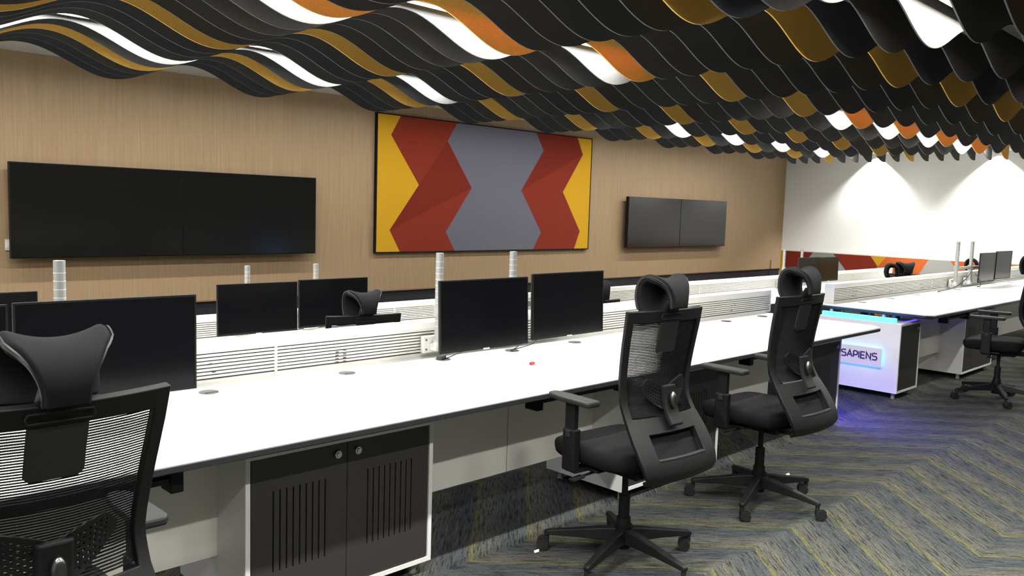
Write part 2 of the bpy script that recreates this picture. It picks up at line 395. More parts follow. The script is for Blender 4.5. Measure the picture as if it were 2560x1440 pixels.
# ------------------------------------------------------------------ low coloured partition by the white wall
XP = 15.9
r = thing('low_partition', 'low red, grey and yellow patterned partition below the white wall', 'partition', (XP, 0, ZL))
def P2(pts): return [(0, y, z-ZL) for y, z in pts]
def ppiece(nm, pts, m_):
    b = NB(); poly(b, P2(pts), (1, 0, 0), .03); return obj(nm, b, M[m_], r)
zt = .862
A_ = [(8.19, zt), (8.25, .6), (8.18, .2), (8.24, ZL)]
B_ = [(7.62, zt), (7.76, .65), (7.45, .2), (7.7, ZL)]
C_ = [(7.205, zt), (6.93, .55), (7.2, .1), (7.0, ZL)]
D_ = [(6.335, .672)]
E_ = [(5.44, zt), (5.63, .499), (5.35, .1), (5.6, ZL)]
F_ = [(5.07, zt), (4.82, .5), (5.1, .1), (4.9, ZL)]
G_ = [(4.25, zt), (4.4, .5), (4.1, .1), (4.3, ZL)]
ppiece('yellow_piece', [(8.30, zt)]+A_+[(8.30, ZL)], 'pf_yellow')
ppiece('red_piece', A_+B_[::-1], 'pf_red_a')
ppiece('grey_piece', B_+C_[::-1], 'pf_grey_n')
ppiece('red_piece', C_+[(6.40, ZL), (6.335, .672), (6.48, zt)], 'pf_red_a')
ppiece('yellow_piece', [(6.48, zt), (6.335, .672), (6.19, zt)], 'pf_yellow')
ppiece('yellow_piece', [(6.335, .672), (6.40, ZL), (6.3, ZL), (6.13, .45)], 'pf_yellow')
ppiece('orange_red_piece', [(6.19, zt), (6.335, .672), (6.13, .45), (6.3, ZL)]+E_[::-1], 'pf_orange')
ppiece('grey_piece', E_+F_[::-1], 'pf_grey_n')
ppiece('red_piece', F_+G_[::-1], 'pf_orange')
ppiece('yellow_piece', G_+[(3.1, ZL), (3.1, zt)], 'pf_yellow')
b = NB(); bx(b, -.006, .036, 3.08, 8.30, zt-ZL, zt-ZL+.022); bx(b, -.006, .036, 3.08, 3.1, 0, zt-ZL); bx(b, .03, .036, 3.1, 8.30, 0, zt-ZL)
obj('frame', b, M['white_frame'], r)

# ------------------------------------------------------------------ desks
def worktop(name, x0, x1, yf, yb, zf, label, cham_left=0, cham_right=0):
    """long worktop: white laminate over a dark bevelled edge"""
    r = thing(name, label, 'desk', (x0, yf, zf), 0, 'long white worktops'); L = x1-x0; D = yb-yf
    def outl(ins, cl, cr):
        p = []
        p += [(ins, D-ins)]
        p += [(ins, cl+ins*.4), (cl+ins*.4, ins)] if cl else [(ins, ins)]
        p += [(L-cr-ins*.4, ins), (L-ins, cr+ins*.4)] if cr else [(L-ins, ins)]
        p += [(L-ins, D-ins)]
        return p
    b = NB(); poly(b, [(x, y, .742) for x, y in outl(.004, cham_left, cham_right)], (0, 0, 1), .008); obj('top_surface', b, M['white_lam'], r)
    b = NB(); a0 = [(x, y, .739) for x, y in outl(0, cham_left, cham_right)]; poly(b, a0, (0, 0, 1), .0035); obj('grey_edge_line', b, M['edge_grey'], r)
    b = NB(); o1 = outl(.0, cham_left, cham_right); o2 = outl(.022, cham_left, cham_right)
    va = [b.verts.new((x, y, .739)) for x, y in o1]; vb = [b.verts.new((x, y, .722)) for x, y in o1]; vc = [b.verts.new((x, y, .712)) for x, y in o2]
    n = len(va)
    for i in range(n):
        j = (i+1) % n; b.faces.new((va[i], va[j], vb[j], vb[i])); b.faces.new((vb[i], vb[j], vc[j], vc[i]))
    b.faces.new(va); b.faces.new(vc[::-1]); obj('dark_edge_band', b, M['edge_dark'], r)
    return r
def slat_divider(x0, x1, y0, zb, label, posts, clips=()):
    """low white divider of horizontal slats standing along the back of a worktop"""
    r = thing('slatted_divider', label, 'desk divider', (x0, y0, zb), 0, 'white slatted desk dividers'); L = x1-x0; T = .095
    b = NB(); bx(b, 0, L, 0, T, .146, .182); obj('top_cap', b, M['alu_white'], r, bevel=.003)
    b = NB()
    for i in range(8):
        z = .022+i*.0155; bx(b, .004, L-.004, .002, .013, z+.0058, z+.0155); bx(b, .004, L-.004, T-.013, T-.002, z+.0058, z+.0155)
    bx(b, .004, L-.004, .002, T-.002, 0, .020)
    obj('slat_rails', b, M['alu_white'], r)
    b = NB(); bx(b, .006, L-.006, .026, T-.026, .019, .151); obj('shade_core', b, M['shade_core'], r)
    for xe in (0, L-.006):
        b = NB(); bx(b, xe, xe+.006, 0, T, 0, .146); obj('end_plate', b, M['alu_white'], r)
    for p in posts:
        b = NB(); bx(b, p-x0-.006, p-x0+.006, -.002, .006, .004, .150); obj('joint_strip', b, M['alu_white'], r)
    for cx, cz in clips:
        b = NB(); bx(b, cx-x0-.009, cx-x0+.009, .000, .006, cz-zb-.003, cz-zb+.003); obj('slot_clip', b, M['grey_plastic'], r)
    return r
def cabinet(x0, x1, yf, yb, zf, label, two, slots=True, ztop=.66):
    r = thing('desk_cabinet', label, 'cabinet', (x0, yf, zf), 0, 'white desk cabinets'); L = x1-x0; D = yb-yf; t_ = .018
    b = NB(); z0 = .055
    bx(b, 0, t_, 0, D, z0, ztop); bx(b, L-t_, L, 0, D, z0, ztop); bx(b, t_, L-t_, 0, D, z0, z0+t_); bx(b, t_, L-t_, 0, D, ztop-t_, ztop); bx(b, t_, L-t_, D-t_, D, z0+t_, ztop-t_)
    obj('carcass', b, M['white_frame'], r)
    nd = 2 if two else 1; wd = (L-2*t_-.006)/nd
    for i in range(nd):
        a = t_+.003+i*wd
        b = NB(); sx = a+wd*.22 if i == 0 else a+wd*.24
        zA, zB = z0+.155, z0+.460
        xs = [sx+j*.0268 for j in range(9)]
        g = .003; cuts = [a+.0015]
        if slots:
            for x in xs: cuts += [x-g, x+g]
        cuts.append(a+wd-.0015)
        zlo, zhi = z0+t_+.003, ztop-t_-.003
        y0d, y1d = .004, .020
        if slots:
            bx(b, cuts[0], cuts[-1], y0d, y1d, zlo, zA); bx(b, cuts[0], cuts[-1], y0d, y1d, zB, zhi)
            for q in range(0, len(cuts), 2): bx(b, cuts[q], cuts[q+1], y0d, y1d, zA, zB)
            bx(b, xs[0]-.01, xs[-1]+.01, y1d-.004, y1d, zA, zB, 1)
        else: bx(b, cuts[0], cuts[-1], y0d, y1d, zlo, zhi)
        d = obj('door', b, [M['door'], M['slot']], r)
        kx = a+wd-.045 if (i == 0) else a+.045
        b = NB(); cyl(b, (kx, -.006, z0+.545), (kx, .006, z0+.545), .0145, .016, 20); cyl(b, (kx, -.010, z0+.545), (kx, -.005, z0+.545), .008, .010, 16)
        auto_smooth(obj('lock', b, M['steel'], d))
    for fx in (.06, L-.06):
        for fy in (.05, D-.06):
            b = NB(); cyl(b, (fx, fy, 0), (fx, fy, z0), .017, .017, 14); auto_smooth(obj('foot', b, M['alu'], r))
    return r

# bench A: left worktop and the right worktop with the sign, on the upper floor
XA0, XA1 = -1.6, 6.385
worktop('worktop', XA0, XA1, 2.455, 3.56, 0, 'long white worktop with dark edge in the foreground', 0, .085)
XB0, XB1 = 7.515, 14.6
worktop('worktop', XB0, XB1, 2.50, 3.56, 0, 'white worktop with cut corner above the lit name sign', .06, 0)
worktop('worktop', -1.6, 15.6, 4.95, 6.06, ZL, 'lower white worktop in the back row below the wood wall')
clipA = [(2.222, .828), (2.265, .834), (2.222, .812), (2.265, .815), (2.222, .795), (2.265, .797), (2.222, .779), (2.265, .779), (1.585, .839), (1.60, .803)]
clipA += [(4.95, .838), (5.0, .838), (4.95, .800), (5.0, .800), (5.85, .838), (5.9, .838), (5.85, .800)]
slat_divider(XA0+.2, 6.47, 3.44, .75, 'white slatted divider along the back of the foreground worktop', [-.3, 1.895, 4.15], clipA)
clB = []
for xx in (8.1, 9.0, 9.9): clB += [(xx, .84), (xx+.06, .84), (xx, .80), (xx+.06, .80)]
slat_divider(7.67, XB1-.1, 3.44, .75, 'white slatted divider on the worktop above the lit name sign', [10.2, 12.6], clB)
clC = []
for xx in (6.4, 7.2, 8.1, 12.9, 13.9): clC += [(xx, .59), (xx+.06, .59), (xx, .555), (xx+.06, .555)]
slat_divider(-1.4, 15.62, 5.95, .50, 'white slatted divider of the back row below the wood wall', [.1, 2.55, 4.43, 6.9, 9.3, 11.8], clC)

cabinet(1.345, 2.185, 2.65, 3.20, 0, 'double-door charcoal cabinet at the bottom centre under the foreground worktop', True)
cabinet(3.49, 4.428, 2.65, 3.20, 0, 'double-door charcoal cabinet behind the middle chair under the worktop', True)
cabinet(5.60, 6.115, 2.66, 3.45, 0, 'narrow charcoal cabinet under the right end of the foreground worktop', False)
sap = cabinet(7.37+.0, 7.845, 2.70, 3.45, 0, 'white end cabinet carrying the lit name sign', False, False)
cabinet(8.88, 9.82, 2.65, 3.20, 0, 'double-door charcoal cabinet at the far right behind the chair', True)
cabinet(1.7, 2.6, 5.15, 5.70, ZL, 'white cabinet under the back row worktop at the left', True)
cabinet(6.2, 7.1, 5.15, 5.70, ZL, 'white cabinet under the back row worktop in the middle', True)
cabinet(10.9, 11.8, 5.15, 5.70, ZL, 'white cabinet under the back row worktop at the right', True)

def modesty(x0, x1, y, zf, zb, label):
    o_ = NB(); bx(o_, 0, x1-x0, 0, .018, zb, .712)
    if x1-x0 > 1.2: bx(o_, (x1-x0)*.5-.0015, (x1-x0)*.5+.0015, -.0008, 0, zb, .712, 1)
    o = obj('modesty_panel', o_, [M['beige_lam'], M['edge_grey']], loc=(x0, y, zf)); tag(o, label, 'desk panel', 'pale panels under the worktops')
modesty(-1.2, 1.345, 2.87, 0, .235, 'pale panel under the worktop left of the slotted double cabinet')
modesty(2.185, 3.49, 2.87, 0, .25, 'pale panel under the worktop between the two slotted cabinets')
modesty(4.428, 5.60, 2.87, 0, .25, 'pale panel under the worktop behind the right chair')
modesty(7.845, 8.88, 2.87, 0, .25, 'pale panel under the worktop right of the sign cabinet')
modesty(9.82, 14.2, 2.87, 0, .25, 'pale panel under the worktop at the far right edge')
modesty(-1.2, 15.2, 5.72, ZL, .2, 'pale panel under the back row worktop')

# carcass supports between cabinet tops and worktops
def spacer(x0, x1, y0, y1, zf, label):
    b = NB()
    for xa in (x0+.05, x1-.05):
        for ya in (y0+.22, y1-.05): cyl(b, (xa, ya, .66), (xa, ya, .712), .016, .016, 12)
    o = obj('worktop_support', b, M['alu'], loc=(0, 0, zf)); tag(o, label, 'desk support', 'short posts between cabinets and worktops')
for a, c_, d, e, z_, l_ in ((1.345, 2.185, 2.65, 3.2, 0, 'the slotted cabinet at bottom centre'), (3.49, 4.428, 2.65, 3.2, 0, 'the slotted cabinet behind the middle chair'), (5.6, 6.115, 2.66, 3.45, 0, 'the narrow end cabinet'),
                            (7.5, 7.845, 2.70, 3.45, 0, 'the sign cabinet'), (8.88, 9.82, 2.65, 3.2, 0, 'the far right cabinet'), (1.7, 2.6, 5.15, 5.7, ZL, 'the left back row cabinet'), (6.2, 7.1, 5.15, 5.7, ZL, 'the middle back row cabinet'), (10.9, 11.8, 5.15, 5.7, ZL, 'the right back row cabinet')):
    spacer(a, c_, d, e, z_, 'short metal posts holding the worktop above '+l_)

# dark sliding rails hanging under the worktops
def under_rail(x0, x1, y, label):
    r = thing('under_desk_rail', label, 'desk rail', (x0, y, .66), 0, 'rails under the worktops'); L = x1-x0
    b = NB(); bx(b, 0, L, 0, .05, .022, .052); obj('channel', b, M['edge_dark'], r, bevel=.003)
    b = NB(); bx(b, .02, L-.03, -.012, .03, -.004, .016); obj('slide_bar', b, M['nylon_grey'], r, bevel=.003)
    b = NB(); bx(b, -.012, .03, -.02, .06, -.035, .052); obj('end_bracket', b, M['nylon'], r, bevel=.004)
    b = NB(); bx(b, L-.03, L+.012, -.02, .06, -.035, .052); obj('end_bracket', b, M['nylon'], r, bevel=.004)
under_rail(2.75, 3.42, 2.60, 'dark rail with slide bar under the worktop by the middle chair')
under_rail(.45, 1.07, 2.56, 'dark rail under the worktop beside the left foreground chair')
under_rail(4.65, 5.35, 2.60, 'dark rail under the worktop by the right chair')
under_rail(8.15, 8.75, 2.60, 'dark rail under the worktop right of the sign cabinet')

# LED strips and name sign
def led(x0, x1, y0, y1, z0, z1, m_, label, energy=0, size=None, col=(.05, .12, 1)):
    b = NB(); bx(b, x0, x1, y0, y1, z0, z1); o = obj('led_strip', b, M[m_]); tag(o, label, 'led strip', 'blue light strips under the worktops')
led(7.40, 7.43, 2.76, 3.42, .660, .702, 'led_cyan', 'bright cyan light strip on top of the sign cabinet')
led(7.52, 7.84, 2.74, 2.755, .660, .666, 'led_dim', 'blue light strip along the front top of the sign cabinet')
r = thing('led_strip', 'blue light strip in an added light shield under the right end of the foreground worktop', 'led strip', (6.26, 2.58, .690), 0, 'blue light strips under the worktops')
b = NB(); bx(b, -.028, .028, 0, .84, .018, .022); bx(b, -.028, -.025, 0, .84, 0, .018); bx(b, .025, .028, 0, .84, 0, .018); obj('channel', b, M['nylon'], r)  # channel added as a shield, keeping the blue off the sign cabinet
b = NB(); bx(b, -.022, .022, .01, .83, .014, .018); obj('light_bar', b, M['led_floor'], r)
led(2.3, 3.4, 2.886, 2.898, .255, .262, 'led_dim', 'blue light strip behind the panel between the slotted cabinets')
led(.2, 1.2, 2.886, 2.898, .24, .247, 'led_dim', 'blue light strip behind the panel by the left chair')
led(1.5, 2.1, 2.672, 2.682, .663, .668, 'led_dim', 'blue light strip above the slotted cabinet at bottom centre')
led(8.1, 8.8, 2.82, 2.83, .690, .700, 'led_dim', 'blue light strip under the worktop right of the sign cabinet')

sg = thing('name_sign', 'lit name sign with dark violet letters on the white end cabinet', 'sign', (7.37, 3.04, .349))
b = NB(); bx(b, -.028, -.020, -.202, .202, -.084, .084); obj('plaque', b, M['plaque'], sg, bevel=.002)
b = NB()
for (ya, yb_, za, zb_) in ((-.185, .185, .058, .066), (-.185, .185, -.066, -.058), (-.188, -.18, -.058, .058), (.18, .188, -.058, .058)): bx(b, -.018, -.006, ya, yb_, za, zb_)
obj('back_light', b, M['led_sign'], sg)
b = NB()
for ya in (-.15, .15): cyl(b, (-.02, ya, 0), (0, ya, 0), .008, .008, 10)
obj('standoff', b, M['alu'], sg)
def stroke(bm, pts, w_, mapf, th):
    P = [Vector((x, y)) for x, y in pts]; L_, R_ = [], []
    for i, p in enumerate(P):
        d0 = (P[i]-P[i-1]).normalized() if i else (P[1]-P[0]).normalized(); d1 = (P[i+1]-P[i]).normalized() if i < len(P)-1 else d0
        n0 = Vector((-d0.y, d0.x)); n1 = Vector((-d1.y, d1.x)); mm = (n0+n1).normalized(); k = w_/2/max(.35, mm.dot(n0)); L_.append(p+mm*k); R_.append(p-mm*k)
    for i in range(len(P)-1):
        q = [L_[i], L_[i+1], R_[i+1], R_[i]]; poly(bm, [mapf(x, y) for x, y in q], (1, 0, 0), th)
def arc(cx, cy, rx, ry, a0, a1, n=7): return [(cx+rx*math.cos(math.radians(a0+(a1-a0)*i/(n-1))), cy+ry*math.sin(math.radians(a0+(a1-a0)*i/(n-1)))) for i in range(n)]
def letter(c):
    if c == 'S': return [[(.92, 1.0)]+[(.28, 1.0)]+arc(.28, .77, .22, .23, 90, 270)[1:]+[(.72, .54)]+arc(.72, .27, .22, .27, 90, -90)[1:]+[(.04, 0)]], 1.0
    if c == 'A': return [[(0, 0), (.5, 1.0), (1.0, 0)], [(.30, .33), (.82, .33)]], 1.0
    if c == 'P': return [[(.08, 0), (.08, 1.0)], [(.08, 1.0), (.62, 1.0)]+arc(.62, .69, .25, .31, 90, -90)[1:]+[(.08, .38)]], .9
    if c == 'I': return [[(.08, 0), (.08, 1.0)]], .16
    if c == 'E': return [[(.9, 1.0), (.08, 1.0), (.08, 0), (.9, 0)], [(.08, .5), (.82, .5)]], .92
    if c == 'N': return [[(.08, 0), (.08, 1.0), (.92, 0), (.92, 1.0)]], 1.0
x = 0; strokes = []
for ch in 'SAPIENS':
    ss, wd = letter(ch)
    for s_ in ss: strokes.append([(x+a, b_) for a, b_ in s_])
    x += wd+.20
tot = x-.20; hh = .056; ww = .318/tot
b = NB()
for s_ in strokes: stroke(b, [(a*ww, c_*hh) for a, c_ in s_], .0115, lambda px, pz: (-.0305, (.150-px), pz-.020), .003)
obj('lettering', b, M['purple_text'], sg)

# cable grommets
def grommet(x, y, z, label):
    r = thing('cable_grommet', label, 'grommet', (x, y, z), 0, 'grey cable grommets in the worktops')
    b = NB(); lathe(b, [(.040, 0), (.040, .003), (.036, .004), (.010, .004)], 24); obj('rim', b, M['grey_plastic'], r)
    b = NB(); bx(b, -.026, .026, -.030, -.016, .0035, .0046); obj('slot', b, M['slot'], r)
gl = ['beside the nearest left chair', 'left of the bare stretch of divider', 'below the foreground silver pole', 'under the middle monitor pair', 'right of the middle monitor pair', 'behind the right chair', 'near the right end']
for (x, y), l_ in zip(((1.512, 3.30), (2.19, 3.305), (2.79, 3.32), (3.283, 3.305), (3.814, 3.30), (5.557, 3.31), (6.098, 3.31)), gl):
    grommet(x, y, .75, 'round grey cable grommet in the foreground worktop '+l_)
for i, x in enumerate((8.05, 8.75, 9.45, 10.1, 10.75, 11.5, 12.2, 12.9)):
    grommet(x, 3.33, .75, 'dark cable grommet in the right worktop, '+ORD[i+1]+' from the sign cabinet end')

# ------------------------------------------------------------------ monitors, poles and arms
def make_monitor(label):
    r = thing('desktop_monitor', label, 'monitor', (0, 0, 0), 0, 'black desktop monitors'); w_, h_ = .307, .181
    b = NB(); bx(b, -w_, w_, .003, .014, -h_, h_); bx(b, -.20, .20, .014, .045, -.12, .10); obj('housing', b, M['silver_edge'], r, bevel=.004)
    b = NB(); bx(b, -w_, w_, -.004, .003, h_-.007, h_); bx(b, -w_, w_, -.004, .003, -h_, -h_+.014); bx(b, -w_, -w_+.007, -.004, .003, -h_+.014, h_-.007); bx(b, w_-.007, w_, -.004, .003, -h_+.014, h_-.007); obj('bezel', b, M['bezel'], r)
    b = NB(); bx(b, -w_+.007, w_-.007, -.002, .003, -h_+.014, h_-.007); obj('screen', b, M['screen'], r)
    b = NB(); bx(b, -.022, .022, -.0055, -.0035, -h_-.003, -h_+.005); obj('badge', b, M['lens_tag'], r)
    b = NB(); bx(b, -.05, .05, .045, .055, -.05, .05); obj('mount_plate', b, M['alu'], r)
    return r
mon0 = make_monitor('x'); used = [False]
def monitor(x, y, z, yaw, tilt, label):
    if used[0]: o = dup(mon0, (x, y, z), 0, label)
    else: o = mon0; used[0] = True; o['label'] = label
    o.location = (x, y, z); o.rotation_euler = (-math.radians(tilt), 0, math.radians(yaw)); return o
# pole with desk-edge clamp and an arm reaching the monitor
def pole(x, y, zb, label, tx=None, ty=None, tz=None, top=.555):
    """zb = worktop height; the arm ends at (tx, ty, tz), the back of a monitor"""
    r = thing('monitor_pole', label, 'monitor arm', (x, y, zb), 0, 'silver monitor poles on the dividers')
    b = NB(); cyl(b, (0, 0, .06), (0, 0, top), .0205, .0205, 24)
    auto_smooth(obj('post', b, M['alu'], r))
    b = NB()
    for i in range(12):
        zz = top-.045-i*.031
        if zz > .10: cyl(b, (0, 0, zz-.0012), (0, 0, zz+.0012), .0211, .0211, 24)
    obj('graduation_rings', b, M['white_frame'], r)
    b = NB(); cyl(b, (0, 0, .085), (0, 0, .10), .026, .024, 20); cyl(b, (0, 0, .06), (0, 0, .085), .036, .026, 20); auto_smooth(obj('collar', b, M['alu'], r))
    b = NB(); bx(b, -.075, .045, .030, .055, .025, .115); bx(b, -.03, .03, -.02, .04, .04, .075)
    br = obj('clamp_bracket', b, M['alu_white'], r, bevel=.004)
    b = NB()
    for sx in (-.055, .025):
        for sz in (.045, .095): cyl(b, (sx, .026, sz), (sx, .031, sz), .005, .005, 10)
    obj('bolts', b, M['grey_plastic'], br)
    if tx is not None:
        dx, dy, dz = tx-x, ty-y, tz-zb
        b = NB(); cyl(b, (0, 0, dz-.028), (0, 0, dz+.028), .030, .030, 20); auto_smooth(obj('sliding_collar', b, M['alu'], r))
        b = NB(); mid = Vector((dx*.55+(.05 if dx < .12 else 0), dy*.45, dz))
        sweep(b, [(0, -.015, dz), mid, (dx, dy+.02, dz)], [(-.012, -.016), (.012, -.016), (.012, .016), (-.012, .016)]); cyl(b, (mid.x, mid.y, dz-.03), (mid.x, mid.y, dz+.03), .022, .022, 16)
        bx(b, dx-.05, dx+.05, dy+.002, dy+.012, dz-.05, dz+.05); auto_smooth(obj('swing_arm', b, M['alu'], r))
    return r
MON = [  # x, y, z, yaw, tilt, label
    (1.06, 3.10, 1.005, -1.5, 0, 'black monitor behind the nearest left chair'),
    (.425, 3.07, 1.005, 2, 0, 'black monitor cut off by the left edge of the foreground worktop'),
    (2.920, 3.14, 1.003, -.3, 2.5, 'black monitor beside the tall pole, left of the middle pair on the foreground worktop'),
    (3.556, 3.13, 1.018, 1, 2, 'black monitor, right of the middle pair on the foreground worktop'),
    (2.885, 5.49, .781, -1, .8, 'back row monitor with bluish sheen, left of the pair under the big wall screens'),
    (3.52, 5.50, .789, .3, 1, 'back row monitor partly hidden by a headrest under the big wall screens'),
    (1.16, 5.50, .789, 0, 1, 'back row monitor whose corner shows at the left photo edge'),
    (11.60, 5.60, .792, -2, 1.5, 'grey back row monitor, left of the pair behind the right chair headrest'),
    (12.24, 5.60, .785, -1, 1.5, 'grey back row monitor, right of the pair before the red partition'),
    (11.55, 3.25, 1.000, 0, -1, 'dark monitor on the right worktop, left of the far pair'),
    (12.18, 3.24, 1.013, -1, -1, 'dark monitor on the right worktop, right of the far pair')]
for a in MON: monitor(*a)
pole(2.80, 3.375, .75, 'silver graduated pole at the left edge of the middle monitor pair', 2.905, 3.20, 1.0)
pole(3.34, 3.375, .75, 'silver graduated pole behind the middle monitor pair', 3.545, 3.19, 1.01)
pole(.975, 3.375, .75, 'silver graduated pole behind the left foreground monitor', 1.06, 3.16, 1.0)
pole(3.00, 5.885, .50, 'short-looking pole behind the left back row monitor under the big screens', 2.90, 5.55, .78)
pole(3.59, 5.885, .50, 'short-looking pole behind the back row monitor beside the headrest', 3.52, 5.56, .79)
pole(11.38, 5.885, .50, 'pale pole before the corner of wood and white walls', 11.60, 5.66, .79, top=.57)
pole(11.93, 5.885, .50, 'pale pole standing before the red partition above a grey monitor', 12.24, 5.66, .79, top=.57)
pole(10.81, 3.375, .75, 'silver pole on the right worktop, left of the far two', 11.50, 3.31, 1.0, top=.565)
pole(11.33, 3.375, .75, 'silver pole on the right worktop next to the far monitors', None, None, None, top=.565)
pole(1.2, 5.885, .50, 'back row pole behind the nearest left monitor', 1.16, 5.56, .79, top=.40)

# cables and small things on the worktops
def cable(name, pts, rad, m_, label):
    b = NB(); tube(b, smooth_path(pts, 6), rad, 7, (.3, .2, .9)); o = obj(name, b, M[m_], smooth=True); tag(o, label, 'cable')
cable('monitor_cable', [(3.27, 3.19, .87), (3.265, 3.20, .82), (3.25, 3.24, .78), (3.262, 3.295, .755)], .003, 'cable', 'thin black cable from the middle left monitor, left strand to its grommet')
cable('monitor_cable', [(3.40, 3.19, .87), (3.37, 3.22, .80), (3.32, 3.27, .77), (3.275, 3.30, .756)], .003, 'cable', 'thin black cable from the middle left monitor, right strand to its grommet')
cable('monitor_cable', [(2.86, 3.17, .86), (2.865, 3.20, .82), (2.835, 3.27, .78), (2.80, 3.31, .755)], .003, 'cable', 'thin black cable under the foreground pole monitor')
cable('white_cable', [(2.42, 3.38, .765), (2.43, 3.34, .755), (2.47, 3.29, .7535), (2.55, 3.28, .7535), (2.60, 3.30, .7535)], .003, 'cable_w', 'short white cable lying on the worktop by the divider')
cable('monitor_cable', [(11.225, 3.31, .99), (11.1, 3.30, .95), (10.9, 3.30, .86), (10.55, 3.31, .78), (10.1, 3.33, .757)], .006, 'cable', 'black cable bundle sagging from the far right monitors to the worktop')
cable('monitor_cable', [(11.225, 3.29, .93), (11.2, 3.22, .85), (11.3, 3.24, .78), (11.49, 3.33, .757)], .005, 'cable', 'black cable looping down below the far right monitors')
b = NB(); box(b, (0, 0, .010), (.045, .035, .020), .3); box(b, (.02, .01, .016), (.03, .028, .012), -.4); o = obj('plug_adapter', b, M['cable'], loc=(2.775, 3.315, .754), bevel=.004); tag(o, 'black plug lying on the grommet below the foreground pole', 'plug')
b = NB(); bx(b, -.014, .014, -.008, .008, 0, .014); o = obj('red_clip', b, M['red'], loc=(3.07, 2.94, .75), bevel=.003); tag(o, 'small red clip lying on the white worktop', 'clip')
for loc_, l_ in (((4.66, 2.30, .0), 'white paper scrap on the carpet right of the right chair'), ((2.68, 2.50, .0), 'white paper scrap on the carpet left of the middle chair')):
    b = NB(); poly(b, [(-.02, -.008, .003), (.005, -.012, .004), (.022, .004, .008), (-.004, .012, .003)], (0, 0, 1), .001); o = obj('paper_scrap', b, M['paper'], loc=loc_); tag(o, l_, 'paper scrap', 'paper scraps on the carpet')

